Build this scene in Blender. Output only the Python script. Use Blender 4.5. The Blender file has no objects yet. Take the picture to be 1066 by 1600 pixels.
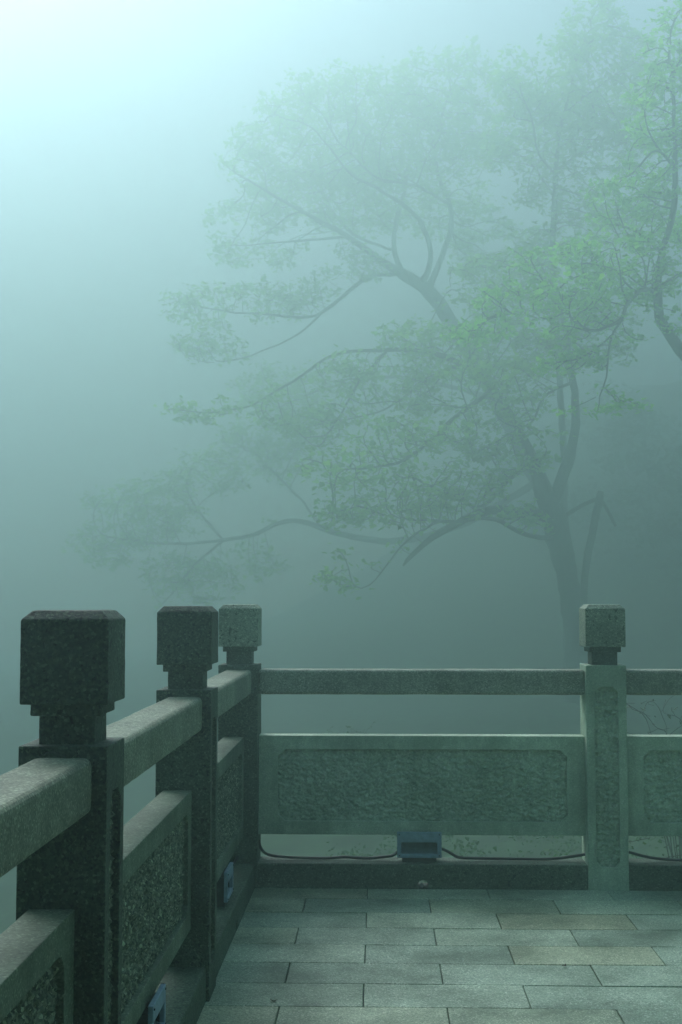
import bpy, bmesh, math, random
import numpy as np
from mathutils import Vector, Matrix, noise as mnoise

SC = bpy.context.scene
COL = SC.collection
R = math.radians

# ------------------------------------------------------------------ camera
EYE = 1.43
PITCH, YAW = R(3.853), R(1.657)
FPX = 2034.0                      # focal length in pixels of the 1066 x 1600 picture
cam_d = bpy.data.cameras.new('camera')
cam = bpy.data.objects.new('camera', cam_d)
COL.objects.link(cam)
cam.location = (0, 0, EYE)
cam.rotation_euler = (R(90) + PITCH, 0, YAW)
cam_d.sensor_fit = 'VERTICAL'
cam_d.sensor_height = 36.0
cam_d.sensor_width = 24.0
cam_d.lens = 36.0 * FPX / 1600.0
cam_d.clip_start = 0.05
cam_d.clip_end = 1000.0
SC.camera = cam

# ------------------------------------------------------------------ light
SUN_EL, SUN_AZ = R(48), R(-30)    # azimuth clockwise from +Y: ahead and to the left
SKY_STRENGTH, SUN_STRENGTH = 0.145, 4.8
EXPOSURE = 0.57
DUST = 1.2
SUN_COLOR = (1.0, 0.82, 0.97)
HAZE_DENSITY, HAZE_G = 0.0365, 0.76
HAZE_COLOR = (0.44, 0.642, 0.592)
world = bpy.data.worlds.new('World')
SC.world = world
world.use_nodes = True
wn = world.node_tree
wn.nodes.clear()
w_out = wn.nodes.new('ShaderNodeOutputWorld')
w_bg = wn.nodes.new('ShaderNodeBackground')
w_sky = wn.nodes.new('ShaderNodeTexSky')
w_sky.sky_type = 'NISHITA'
w_sky.sun_disc = False
w_sky.sun_elevation = SUN_EL
w_sky.sun_rotation = SUN_AZ
w_sky.dust_density = DUST
w_bg.inputs['Strength'].default_value = SKY_STRENGTH
wn.links.new(w_sky.outputs['Color'], w_bg.inputs['Color'])
wn.links.new(w_bg.outputs['Background'], w_out.inputs['Surface'])

sun_d = bpy.data.lights.new('sun', 'SUN')
sun_d.energy = SUN_STRENGTH
sun_d.angle = R(34)
sun_d.color = SUN_COLOR
sun = bpy.data.objects.new('sun', sun_d)
COL.objects.link(sun)
to_sun = Vector((math.sin(SUN_AZ) * math.cos(SUN_EL), math.cos(SUN_AZ) * math.cos(SUN_EL), math.sin(SUN_EL)))
sun.rotation_euler = to_sun.to_track_quat('Z', 'Y').to_euler()
sun.location = (-8, 10, 30)

SC.view_settings.view_transform = 'Standard'
SC.view_settings.look = 'None'
SC.view_settings.exposure = EXPOSURE
SC.view_settings.gamma = 1.0
SC.view_settings.use_curve_mapping = False
cy = SC.cycles
cy.use_denoising = True
cy.use_adaptive_sampling = True
cy.adaptive_threshold = 0.03
cy.caustics_reflective = False
cy.caustics_refractive = False
cy.volume_bounces = 2
cy.max_bounces = 4
cy.diffuse_bounces = 2
cy.transmission_bounces = 2
cy.glossy_bounces = 2
cy.transparent_max_bounces = 8
cy.sample_clamp_indirect = 4.0

# ------------------------------------------------------------------ helpers
CAM_M = Matrix.Translation(cam.location) @ cam.rotation_euler.to_matrix().to_4x4()
CAM_R = CAM_M.to_3x3()

def at(px, py, Y):
    """the point of the place at depth Y (metres ahead) that a sight line of the survey passes"""
    d = CAM_R @ Vector(((px - 533.0) / FPX, (800.0 - py) / FPX, -1.0))
    k = Y / d.y
    return Vector((0, 0, EYE)) + d * k

def px2m(w, Y):
    return w * Y / FPX

def tag(o, label=None, cat=None, group=None, kind=None):
    if label: o['label'] = label
    if cat: o['category'] = cat
    if group: o['group'] = group
    if kind: o['kind'] = kind
    return o

def link(o, parent=None):
    COL.objects.link(o)
    if parent is not None:
        o.parent = parent
    return o

def empty(name, loc=(0, 0, 0), rz=0.0):
    o = bpy.data.objects.new(name, None)
    o.location = loc
    o.rotation_euler = (0, 0, rz)
    o.empty_display_size = 0.1
    return link(o)

def obj(name, me, mat=None, parent=None, loc=(0, 0, 0), smooth=False):
    o = bpy.data.objects.new(name, me)
    o.location = loc
    if mat is not None and not me.materials:
        me.materials.append(mat)
    if smooth:
        me.polygons.foreach_set('use_smooth', [True] * len(me.polygons))
    return link(o, parent)

def mesh_np(name, verts, faces):
    me = bpy.data.meshes.new(name)
    me.from_pydata([tuple(v) for v in verts], [], [tuple(f) for f in faces])
    me.update()
    return me

def mesh_quads(name, V, F):
    """fast: V (n,3) float, F (m,k) int"""
    V = np.asarray(V, dtype=np.float32); F = np.asarray(F, dtype=np.int32)
    me = bpy.data.meshes.new(name)
    m, k = F.shape
    me.vertices.add(len(V)); me.vertices.foreach_set('co', V.ravel())
    me.loops.add(m * k); me.loops.foreach_set('vertex_index', F.ravel())
    me.polygons.add(m); me.polygons.foreach_set('loop_start', np.arange(0, m * k, k, dtype=np.int32))
    me.polygons.foreach_set('loop_total', np.full(m, k, dtype=np.int32))
    me.update(calc_edges=True)
    me.validate()
    return me

def bm_mesh(name, bm):
    bmesh.ops.recalc_face_normals(bm, faces=bm.faces)
    me = bpy.data.meshes.new(name)
    bm.to_mesh(me); bm.free()
    return me

def block(x0, x1, y0, y1, z0, z1, bev=0.004, seg=2, name='block', top_chamfer=0.0, rough=0.0, cut=0.0, seed=0):
    """a dressed stone block: eased edges, optional top chamfer, faces slightly uneven"""
    bm = bmesh.new()
    v = [bm.verts.new((x, y, z)) for z in (z0, z1) for y in (y0, y1) for x in (x0, x1)]
    for f in ((0, 1, 3, 2), (4, 6, 7, 5), (0, 4, 5, 1), (2, 3, 7, 6), (0, 2, 6, 4), (1, 5, 7, 3)):
        bm.faces.new([v[i] for i in f])
    bmesh.ops.recalc_face_normals(bm, faces=bm.faces)
    if top_chamfer:
        e = [e for e in bm.edges if all(abs(q.co.z - z1) < 1e-6 for q in e.verts)]
        bmesh.ops.bevel(bm, geom=e, offset=top_chamfer, segments=1, affect='EDGES', profile=0.5)
    if bev:
        bmesh.ops.bevel(bm, geom=list(bm.edges), offset=bev, segments=seg, affect='EDGES', profile=0.5, clamp_overlap=True)
    if cut:
        for ax, (a, b) in enumerate(((x0, x1), (y0, y1), (z0, z1))):
            n = max(1, int((b - a) / cut))
            for i in range(1, n):
                p = [0, 0, 0]; p[ax] = a + (b - a) * i / n
                nn = [0, 0, 0]; nn[ax] = 1
                bmesh.ops.bisect_plane(bm, geom=list(bm.verts) + list(bm.edges) + list(bm.faces), plane_co=p, plane_no=nn)
    if rough:
        off = Vector((seed * 7.31, seed * 3.17, seed * 1.7))
        bm.normal_update()
        for q in bm.verts:
            n1 = mnoise.noise(q.co * 9 + off) * rough + mnoise.noise(q.co * 38 + off) * rough * 0.7
            q.co += q.normal * n1
    return bm_mesh(name, bm)

# ------------------------------------------------------------------ materials
def new_mat(name):
    m = bpy.data.materials.new(name)
    m.use_nodes = True
    nt = m.node_tree
    b = nt.nodes['Principled BSDF']
    return m, nt, b

def ramp(nt, pts):
    r = nt.nodes.new('ShaderNodeValToRGB')
    r.color_ramp.elements[0].position = pts[0][0]; r.color_ramp.elements[0].color = (*pts[0][1], 1)
    r.color_ramp.elements[1].position = pts[-1][0]; r.color_ramp.elements[1].color = (*pts[-1][1], 1)
    for p, c in pts[1:-1]:
        e = r.color_ramp.elements.new(p); e.color = (*c, 1)
    return r

def tex_noise(nt, co, scale, detail=4, rough=0.6):
    n = nt.nodes.new('ShaderNodeTexNoise')
    n.inputs['Scale'].default_value = scale
    n.inputs['Detail'].default_value = detail
    n.inputs['Roughness'].default_value = rough
    nt.links.new(co, n.inputs['Vector'])
    return n

def mixc(nt, a, b, fac, mode='MIX'):
    m = nt.nodes.new('ShaderNodeMix')
    m.data_type = 'RGBA'; m.blend_type = mode
    for sock, val in ((m.inputs['A'], a), (m.inputs['B'], b), (m.inputs['Factor'], fac)):
        if isinstance(val, bpy.types.NodeSocket):
            nt.links.new(val, sock)
        elif isinstance(val, (int, float)):
            sock.default_value = val
        else:
            sock.default_value = (*val, 1)
    return m.outputs['Result']

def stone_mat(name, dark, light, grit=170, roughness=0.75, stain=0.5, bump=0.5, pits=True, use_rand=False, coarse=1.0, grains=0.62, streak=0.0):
    dark = [dark[0] * 0.88, dark[1] * 1.04, dark[2] * 0.88]      # both tones shifted towards green to match the overall colour cast
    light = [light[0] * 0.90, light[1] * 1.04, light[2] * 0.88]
    m, nt, b = new_mat(name)
    geo = nt.nodes.new('ShaderNodeNewGeometry')
    oi = nt.nodes.new('ShaderNodeObjectInfo')
    co = geo.outputs['Position']
    big = tex_noise(nt, co, 2.3, 5, 0.62)
    mid = tex_noise(nt, co, 26 * coarse, 4, 0.65)
    fine = tex_noise(nt, co, grit, 2, 0.7)
    vor = nt.nodes.new('ShaderNodeTexVoronoi')
    vor.inputs['Scale'].default_value = grit * 0.95
    nt.links.new(co, vor.inputs['Vector'])
    # grains: every crystal has its own tone
    sep = nt.nodes.new('ShaderNodeSeparateColor')
    nt.links.new(vor.outputs['Color'], sep.inputs['Color'])
    grain = ramp(nt, [(0.0, [c * 0.45 for c in dark]), (0.28, dark), (0.72, light), (0.9, [min(1, c * 1.35) for c in light]), (1.0, [min(1, c * 2.6) for c in light])])
    nt.links.new(sep.outputs['Red'], grain.inputs['Fac'])
    base = ramp(nt, [(0.3, dark), (0.7, light)])
    nt.links.new(mid.outputs['Fac'], base.inputs['Fac'])
    c = mixc(nt, base.outputs['Color'], grain.outputs['Color'], grains)
    # damp and lichen stains
    st = ramp(nt, [(0.36, (0.42, 0.47, 0.42)), (0.60, (1.12, 1.12, 1.10))])
    nt.links.new(big.outputs['Fac'], st.inputs['Fac'])
    c = mixc(nt, c, st.outputs['Color'], stain, 'MULTIPLY')
    if streak:
        mp = nt.nodes.new('ShaderNodeMapping')
        mp.inputs['Scale'].default_value = (7, 7, 0.8)
        nt.links.new(co, mp.inputs['Vector'])
        sn = tex_noise(nt, mp.outputs['Vector'], 1.0, 6, 0.7)
        sr = ramp(nt, [(0.38, (0.45, 0.52, 0.44)), (0.56, (1, 1, 1))])
        nt.links.new(sn.outputs['Fac'], sr.inputs['Fac'])
        c = mixc(nt, c, sr.outputs['Color'], streak, 'MULTIPLY')
    if use_rand:
        tone = ramp(nt, [(0.0, (0.70, 0.77, 0.75)), (0.3, (0.95, 0.99, 0.97)), (0.55, (1.16, 1.14, 1.06)), (0.78, (1.02, 0.90, 0.74)), (1.0, (0.82, 0.90, 0.88))])
        nt.links.new(oi.outputs['Random'], tone.inputs['Fac'])
        c = mixc(nt, c, tone.outputs['Color'], 0.9, 'MULTIPLY')
    if pits:
        pn = tex_noise(nt, co, 62, 1, 0.4)
        pr = ramp(nt, [(0.30, (0.22, 0.24, 0.22)), (0.345, (1, 1, 1))])
        nt.links.new(pn.outputs['Fac'], pr.inputs['Fac'])
        c = mixc(nt, c, pr.outputs['Color'], 0.85, 'MULTIPLY')
    nt.links.new(c, b.inputs['Base Color'])
    rr = nt.nodes.new('ShaderNodeMapRange')
    rr.inputs['To Min'].default_value = roughness - 0.18
    rr.inputs['To Max'].default_value = min(1, roughness + 0.12)
    nt.links.new(mid.outputs['Fac'], rr.inputs['Value'])
    nt.links.new(rr.outputs['Result'], b.inputs['Roughness'])
    b.inputs['Specular IOR Level'].default_value = 0.3
    add = nt.nodes.new('ShaderNodeMath'); add.operation = 'ADD'
    nt.links.new(fine.outputs['Fac'], add.inputs[0]); nt.links.new(mid.outputs['Fac'], add.inputs[1])
    if pits:
        a2 = nt.nodes.new('ShaderNodeMath'); a2.operation = 'ADD'
        nt.links.new(add.outputs[0], a2.inputs[0]); nt.links.new(pr.outputs['Color'], a2.inputs[1])
        add = a2
    bp = nt.nodes.new('ShaderNodeBump')
    bp.inputs['Strength'].default_value = bump
    bp.inputs['Distance'].default_value = 0.004
    nt.links.new(add.outputs[0], bp.inputs['Height'])
    nt.links.new(bp.outputs['Normal'], b.inputs['Normal'])
    return m

def plain_mat(name, col, rough=0.6, metal=0.0, var=0.25, scale=30.0, bump=0.2):
    m, nt, b = new_mat(name)
    tc = nt.nodes.new('ShaderNodeTexCoord')
    n = tex_noise(nt, tc.outputs['Object'], scale, 5, 0.6)
    r = ramp(nt, [(0.3, [c * (1 - var) for c in col]), (0.7, [min(1, c * (1 + var)) for c in col])])
    nt.links.new(n.outputs['Fac'], r.inputs['Fac'])
    nt.links.new(r.outputs['Color'], b.inputs['Base Color'])
    b.inputs['Roughness'].default_value = rough
    b.inputs['Metallic'].default_value = metal
    bp = nt.nodes.new('ShaderNodeBump')
    bp.inputs['Strength'].default_value = bump
    bp.inputs['Distance'].default_value = 0.01
    nt.links.new(n.outputs['Fac'], bp.inputs['Height'])
    nt.links.new(bp.outputs['Normal'], b.inputs['Normal'])
    return m

def leaf_mat(name, a, c, trans=0.45):
    m, nt, b = new_mat(name)
    geo = nt.nodes.new('ShaderNodeNewGeometry')
    r = ramp(nt, [(0.0, a), (0.55, [(x + y) / 2 for x, y in zip(a, c)]), (1.0, c)])
    nt.links.new(geo.outputs['Random Per Island'], r.inputs['Fac'])
    n = tex_noise(nt, geo.outputs['Position'], 0.9, 3, 0.6)
    col = mixc(nt, r.outputs['Color'], (0.7, 0.75, 0.6), n.outputs['Fac'], 'MULTIPLY')
    nt.links.new(col, b.inputs['Base Color'])
    b.inputs['Roughness'].default_value = 0.55
    b.inputs['Specular IOR Level'].default_value = 0.25
    tr = nt.nodes.new('ShaderNodeBsdfTranslucent')
    tcol = mixc(nt, col, (1.25, 1.35, 0.7), 1.0, 'MULTIPLY')
    nt.links.new(tcol, tr.inputs['Color'])
    mx = nt.nodes.new('ShaderNodeMixShader')
    mx.inputs['Fac'].default_value = trans
    nt.links.new(b.outputs['BSDF'], mx.inputs[1])
    nt.links.new(tr.outputs['BSDF'], mx.inputs[2])
    nt.links.new(mx.outputs['Shader'], nt.nodes['Material Output'].inputs['Surface'])
    return m

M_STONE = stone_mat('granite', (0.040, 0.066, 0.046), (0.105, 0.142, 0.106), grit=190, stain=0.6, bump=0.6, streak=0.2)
M_RAIL = stone_mat('worn_granite', (0.20, 0.215, 0.18), (0.40, 0.41, 0.35), grit=210, stain=0.55, bump=0.35, pits=False, grains=0.42, streak=0.25)
M_PANEL = stone_mat('panel_granite', (0.42, 0.51, 0.42), (0.58, 0.66, 0.55), grit=230, stain=0.6, bump=0.22, pits=False, grains=0.3, streak=0.4)
M_ROUGH = stone_mat('chiselled_granite', (0.38, 0.49, 0.40), (0.64, 0.74, 0.62), grit=150, stain=0.45, bump=0.7, pits=False, grains=0.35, streak=0.35, roughness=0.8)
M_TILE = stone_mat('paving_granite', (0.225, 0.28, 0.235), (0.39, 0.45, 0.38), grit=240, stain=0.9, bump=0.3, roughness=0.55, pits=False, use_rand=True)
M_JOINT = plain_mat('damp_mortar', (0.05, 0.062, 0.046), 0.9)
M_METAL = plain_mat('painted_blue_grey_metal', (0.21, 0.36, 0.44), 0.5, 0.1, 0.2, 45, 0.05)
M_DARKMETAL = plain_mat('dark_inner_metal', (0.018, 0.022, 0.024), 0.6, 0.2)
M_RUBBER = plain_mat('black_rubber', (0.012, 0.013, 0.013), 0.45)
M_BARK = plain_mat('damp_bark', (0.060, 0.070, 0.050), 0.9, 0, 0.5, 5, 0.9)
M_SOIL = plain_mat('mossy_soil', (0.035, 0.085, 0.030), 0.95, 0, 0.5, 1.6, 0.6)
M_LEAF = leaf_mat('spring_leaf', (0.13, 0.42, 0.02), (0.28, 0.63, 0.04), 0.68)
M_LEAF_NEAR = leaf_mat('bright_spring_leaf', (0.13, 0.50, 0.015), (0.29, 0.74, 0.03), 0.68)
M_LEAF_DARK = leaf_mat('dark_leaf', (0.030, 0.070, 0.020), (0.07, 0.13, 0.035), 0.3)
M_LEAF_MID = leaf_mat('ground_leaf', (0.05, 0.13, 0.03), (0.10, 0.22, 0.045), 0.4)
M_LITTER = plain_mat('dry_leaf', (0.05, 0.03, 0.015), 0.8)
M_TIMBER = plain_mat('dark_timber', (0.045, 0.03, 0.02), 0.7)
M_ROOF = plain_mat('roof_tile', (0.05, 0.052, 0.05), 0.8)
PAV_EAVE = 1.4
M_PALE = plain_mat('pale_pebble', (0.38, 0.40, 0.36), 0.7)

# ------------------------------------------------------------------ terrain
def sstep(a, b, x):
    t = min(1.0, max(0.0, (x - a) / (b - a)))
    return t * t * (3 - 2 * t)

def ground_z(x, y):
    z = -0.45 - 0.19 * min(max(0.0, y - 7.3), 9.5)
    # the slope drops into the valley on the left
    edge = -1.0 + 0.10 * max(0.0, y - 7.5)
    if x < edge:
        d = edge - x
        z -= (0.85 - 0.55 * sstep(8, 20, y)) * d * sstep(0, 2.0 + 9 * sstep(8, 30, y), d) * (1 - 0.9 * sstep(26, 56, y))
    # behind the far railing the bank falls gently, then climbs as a wooded hillside to the right
    z -= 0.6 * sstep(9, 24, y) * (1 - sstep(1.5, 6, x))
    u = (x - 9.0) + (y - 50) * 0.10
    if u > 0 and y > 3:
        z += 0.5 * u * sstep(0, 20, u) * sstep(3, 12, y)
        z = min(z, 12.0 + 0.02 * u)
    # the mountainside climbs again behind the trees, steepest on the right
    z += 0.30 * min(max(0.0, y - 46), 60) * sstep(0, 22, y - 46) * sstep(-22, 26, x)
    inside = (-1.0 < x) and (y < 7.0)
    if not inside:
        z += 0.22 * mnoise.noise(Vector((x * 0.35, y * 0.35, 3.1))) + 0.07 * mnoise.noise(Vector((x * 1.3, y * 1.3, 8.1)))
    return min(max(z, -16.0), 17.0)

gx = np.concatenate([np.linspace(-110, -14, 30), np.linspace(-12, 14, 66), np.linspace(16, 110, 34)])
gy = np.concatenate([np.linspace(-40, -2, 12), np.linspace(0, 36, 86), np.linspace(39, 142, 40)])
GV = [(x, y, ground_z(x, y)) for y in gy for x in gx]
nx = len(gx)
GF = [(j * nx + i, j * nx + i + 1, (j + 1) * nx + i + 1, (j + 1) * nx + i) for j in range(len(gy) - 1) for i in range(nx - 1)]
terrain = obj('terrain', mesh_quads('terrain', GV, GF), M_SOIL, smooth=True)
tag(terrain, 'mossy green slope falling away into the fog beyond the terrace', kind='structure')
ZMIN = min(v[2] for v in GV)

# ------------------------------------------------------------------ terrace floor
S = 1.83                                   # post spacing
CX, CY = -0.707, 6.66                      # corner post
Y_END = CY + 0.10
slab = obj('terrace_floor', block(-0.82, 6.2, -4.0, Y_END + 0.02, -0.9, -0.012, 0.01, 1, 'terrace_floor'), M_JOINT)
tag(slab, 'grey granite paved terrace floor inside the stone railing', kind='structure')
rng = random.Random(4)
TL, TD, GAP = 0.59, 0.2775, 0.0040
tile_cache = {}
def tile_mesh(w, d, var):
    key = (round(w, 3), round(d, 3), var)
    if key not in tile_cache:
        g = GAP / 2
        me = block(-w / 2 + g, w / 2 - g, -d / 2 + g, d / 2 - g, -0.03, 0.0, 0.0035, 2, 'paving_slab', rough=0.0008, cut=0.15, seed=var)
        me.materials.append(M_TILE)
        tile_cache[key] = me
    return tile_cache[key]
X0, X1 = CX + 0.085, 4.0
yl = 6.352
rows = [(6.352, Y_END - 0.19)]
for k in range(17):
    rows.append((yl - TD, yl)); yl -= TD
for r_i, (ya, yb) in enumerate(rows):
    off = -0.058 if r_i % 2 == 0 else 0.237
    xs = [X0]
    k = math.floor((X0 - off) / TL) + 1
    while off + TL * k < X1:
        xs.append(off + TL * k); k += 1
    if xs[1] - xs[0] < 0.05:
        xs.pop(1)
    xs.append(X1)
    for a, b in zip(xs[:-1], xs[1:]):
        o = bpy.data.objects.new('paving_slab', tile_mesh(b - a, yb - ya, rng.randrange(3)))
        o.location = ((a + b) / 2, (ya + yb) / 2, rng.uniform(-0.0012, 0.0012))
        o.rotation_euler = (rng.uniform(-1, 1) * 0.003, rng.uniform(-1, 1) * 0.0016, rng.uniform(-1, 1) * 0.0015)
        link(o, slab)

# ------------------------------------------------------------------ stone balustrades
Z_RAIL0, Z_RAIL1 = EYE - 0.477, EYE - 0.352
Z_PAN0, Z_PAN1 = EYE - 1.177, EYE - 0.685
Z_SHAFT = EYE - 0.327
Z_CAP0, Z_CAP1 = EYE - 0.236, EYE - 0.024

def octagon(x0, x1, z0, z1, c):
    return [(x0 + c, z0), (x1 - c, z0), (x1, z0 + c), (x1, z1 - c), (x1 - c, z1), (x0 + c, z1), (x0, z1 - c), (x0, z0 + c)]

def framed_block(name, x0, x1, y0, y1, z0, z1, hole, chamfer, depth, bev=0.003):
    """block whose -Y face carries a sunk field with cut corners"""
    hx0, hx1, hz0, hz1 = hole
    bm = bmesh.new()
    O = [bm.verts.new((x, y0, z)) for x, z in ((x0, z0), (x1, z0), (x1, z1), (x0, z1))]
    B = [bm.verts.new((x, y1, z)) for x, z in ((x0, z0), (x1, z0), (x1, z1), (x0, z1))]
    oc = octagon(hx0, hx1, hz0, hz1, chamfer)
    H = [bm.verts.new((x, y0, z)) for x, z in oc]
    D = [bm.verts.new((x, y0 + depth, z)) for x, z in oc]
    bm.faces.new((O[0], O[1], H[1], H[0])); bm.faces.new((O[1], H[2], H[1]))
    bm.faces.new((O[1], O[2], H[3], H[2])); bm.faces.new((O[2], H[4], H[3]))
    bm.faces.new((O[2], O[3], H[5], H[4])); bm.faces.new((O[3], H[6], H[5]))
    bm.faces.new((O[3], O[0], H[7], H[6])); bm.faces.new((O[0], H[0], H[7]))
    for i in range(8):
        bm.faces.new((H[i], H[(i + 1) % 8], D[(i + 1) % 8], D[i]))
    bm.faces.new(D)
    for i in range(4):
        bm.faces.new((O[i], O[(i + 1) % 4], B[(i + 1) % 4], B[i]))
    bm.faces.new(B)
    bmesh.ops.recalc_face_normals(bm, faces=bm.faces)
    es = [e for e in bm.edges if len(e.link_faces) == 2 and e.calc_face_angle(0) > 0.6 and not all(v in D for v in e.verts)]
    bmesh.ops.bevel(bm, geom=es, offset=bev, segments=2, affect='EDGES', profile=0.5, clamp_overlap=True)
    return bm_mesh(name, bm)

def rough_field(name, x0, x1, z0, z1, y, res, amp, seed):
    """chiselled stone surface, facing -Y"""
    n, m = int((x1 - x0) / res), int((z1 - z0) / res)
    V = []
    for j in range(m + 1):
        for i in range(n + 1):
            x = x0 + (x1 - x0) * i / n; z = z0 + (z1 - z0) * j / m
            p = Vector((x * 38 + seed * 13, z * 66, seed * 5.3))
            h = mnoise.noise(p) * 0.55 + mnoise.noise(p * 2.3) * 0.5 + mnoise.noise(p * 5.1) * 0.25
            h = (abs(h) ** 0.8) * (1 if h > 0 else -1)
            V.append((x + mnoise.noise(p + Vector((9, 9, 9))) * 0.002, y - h * amp, z))
    F = [(j * (n + 1) + i, j * (n + 1) + i + 1, (j + 1) * (n + 1) + i + 1, (j + 1) * (n + 1) + i) for j in range(m) for i in range(n)]
    me = mesh_quads(name, V, F)
    me.materials.append(M_ROUGH)
    return me

M_SIDE = stone_mat('dark_panel_granite', (0.11, 0.145, 0.105), (0.22, 0.26, 0.205), grit=210, stain=0.7, bump=0.35, pits=False, grains=0.45, streak=0.5)  # darker copy of the panel stone for the left run
M_SIDE_ROUGH = stone_mat('self_shaded_chiselled_granite', (0.06, 0.08, 0.055), (0.22, 0.25, 0.19), grit=120, stain=0.5, bump=0.9, roughness=0.8, pits=False, grains=0.8)  # darker field stone for the left run, relief's self-shadow put into its colour
def with_mat(me, m):
    me.materials.append(m)
    return me

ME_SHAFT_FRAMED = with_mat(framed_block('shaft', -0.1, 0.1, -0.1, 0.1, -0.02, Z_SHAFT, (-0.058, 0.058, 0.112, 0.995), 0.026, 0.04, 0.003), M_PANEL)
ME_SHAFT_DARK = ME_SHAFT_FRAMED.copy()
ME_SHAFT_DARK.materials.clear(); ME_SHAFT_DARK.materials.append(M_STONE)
ME_SHAFT_PLAIN = with_mat(block(-0.1, 0.1, -0.1, 0.1, -0.02, Z_SHAFT, 0.004, 2, 'shaft', rough=0.0007, cut=0.03), M_STONE)
ME_FIELD_POST = rough_field('sunk_field', -0.064, 0.064, 0.106, 1.0, -0.081, 0.0048, 0.0135, 3)
CAPS = [with_mat(block(-0.1, 0.1, -0.1, 0.1, Z_CAP0, Z_CAP1, 0.0035, 2, 'cap', top_chamfer=0.021, rough=0.0011, cut=0.012, seed=i), M_STONE) for i in range(3)]
ME_COLLAR = with_mat(block(-0.080, 0.080, -0.080, 0.080, Z_CAP0 - 0.026, Z_CAP0 + 0.004, 0.003, 2, 'collar', rough=0.0008, cut=0.015), M_STONE)
ME_NECK = with_mat(block(-0.064, 0.064, -0.064, 0.064, Z_SHAFT - 0.005, Z_CAP0 - 0.02, 0.005, 2, 'neck', rough=0.0012, cut=0.012), M_STONE)
BX0, BX1 = 0.092, S - 0.092                # a bay butts 8 mm into the posts
ME_RAIL = [with_mat(block(BX0, BX1, -0.0675, 0.0675, Z_RAIL0, Z_RAIL1, 0.018, 4, 'handrail', rough=0.0014, cut=0.03, seed=i + 5), M_RAIL) for i in range(2)]
ME_PANEL = with_mat(framed_block('panel', BX0, BX1, -0.032, 0.071, Z_PAN0, Z_PAN1, (0.192, S - 0.185, 0.319, 0.677), 0.036, 0.04, 0.0022), M_PANEL)
ME_FIELD = [rough_field('chiselled_field', 0.186, S - 0.179, 0.313, 0.683, -0.0120, 0.0048, 0.0135, k + 1) for k in range(2)]

def plinth_mesh():
    xa, xb, zt = BX0, BX1, 0.12
    xc, rr = S / 2 + 0.005, 0.029
    prof = [(xa, -0.02), (xc - rr, -0.02), (xc - rr, 0.012)]
    prof += [(xc - rr * math.cos(t), 0.012 + rr * 1.05 * math.sin(t)) for t in [math.pi * i / 10 for i in range(1, 10)]]
    prof += [(xc + rr, 0.012), (xc + rr, -0.02), (xb, -0.02), (xb, zt), (xa, zt)]
    bm = bmesh.new()
    f = [bm.verts.new((x, -0.088, z)) for x, z in prof]
    b = [bm.verts.new((x, 0.098, z)) for x, z in prof]
    bm.faces.new(f); bm.faces.new(list(reversed(b)))
    n = len(prof)
    for i in range(n):
        bm.faces.new((f[i], b[i], b[(i + 1) % n], f[(i + 1) % n]))
    bmesh.ops.recalc_face_normals(bm, faces=bm.faces)
    es = [e for e in bm.edges if all(abs(v.co.z - zt) < 1e-5 for v in e.verts) and abs(e.verts[0].co.y - e.verts[1].co.y) < 1e-6]
    bmesh.ops.bevel(bm, geom=es, offset=0.009, segments=3, affect='EDGES', profile=0.5)
    return with_mat(bm_mesh('plinth', bm), M_STONE)
ME_PLINTH = plinth_mesh()

def remat(me, m):
    c = me.copy(); c.materials.clear(); c.materials.append(m)
    return c
M_RAIL_SIDE = stone_mat('dark_worn_granite', (0.15, 0.17, 0.13), (0.31, 0.33, 0.265), grit=210, stain=0.55, bump=0.35, pits=False, grains=0.5, streak=0.2)  # darker copy of the rail stone for the left run
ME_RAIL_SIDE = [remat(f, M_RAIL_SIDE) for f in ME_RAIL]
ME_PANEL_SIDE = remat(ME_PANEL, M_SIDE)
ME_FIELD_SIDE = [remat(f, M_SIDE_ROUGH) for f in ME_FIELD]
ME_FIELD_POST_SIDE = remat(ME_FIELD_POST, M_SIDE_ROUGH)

prng = random.Random(11)
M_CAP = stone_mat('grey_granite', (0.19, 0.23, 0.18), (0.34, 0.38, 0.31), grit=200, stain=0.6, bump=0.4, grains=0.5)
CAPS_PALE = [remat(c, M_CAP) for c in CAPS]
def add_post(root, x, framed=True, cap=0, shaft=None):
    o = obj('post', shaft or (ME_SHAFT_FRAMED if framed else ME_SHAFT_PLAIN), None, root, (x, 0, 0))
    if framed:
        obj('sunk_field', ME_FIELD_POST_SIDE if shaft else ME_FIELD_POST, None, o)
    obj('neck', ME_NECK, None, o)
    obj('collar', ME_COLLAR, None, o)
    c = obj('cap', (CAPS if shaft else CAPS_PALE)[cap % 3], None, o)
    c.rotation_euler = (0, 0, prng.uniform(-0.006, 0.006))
    return o

def add_bay(root, x, k=0, mossy=False):  # mossy picks the darker stone copies
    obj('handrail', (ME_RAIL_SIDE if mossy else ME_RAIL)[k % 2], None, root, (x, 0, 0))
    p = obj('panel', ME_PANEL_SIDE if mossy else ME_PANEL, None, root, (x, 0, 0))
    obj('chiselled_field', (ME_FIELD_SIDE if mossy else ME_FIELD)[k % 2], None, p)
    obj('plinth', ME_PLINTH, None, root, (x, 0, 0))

back = empty('stone_balustrade', (CX, CY, 0))
tag(back, 'far stone balustrade facing the viewer, with chiselled panels and handrail across the terrace end', 'balustrade', 'stone balustrades round the terrace')
add_post(back, 0, framed=False, cap=0)
add_post(back, S + 0.008, cap=1)
add_post(back, 2 * S + 0.008, cap=2)
add_bay(back, 0.004, 0)
add_bay(back, S + 0.008, 1)

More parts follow.
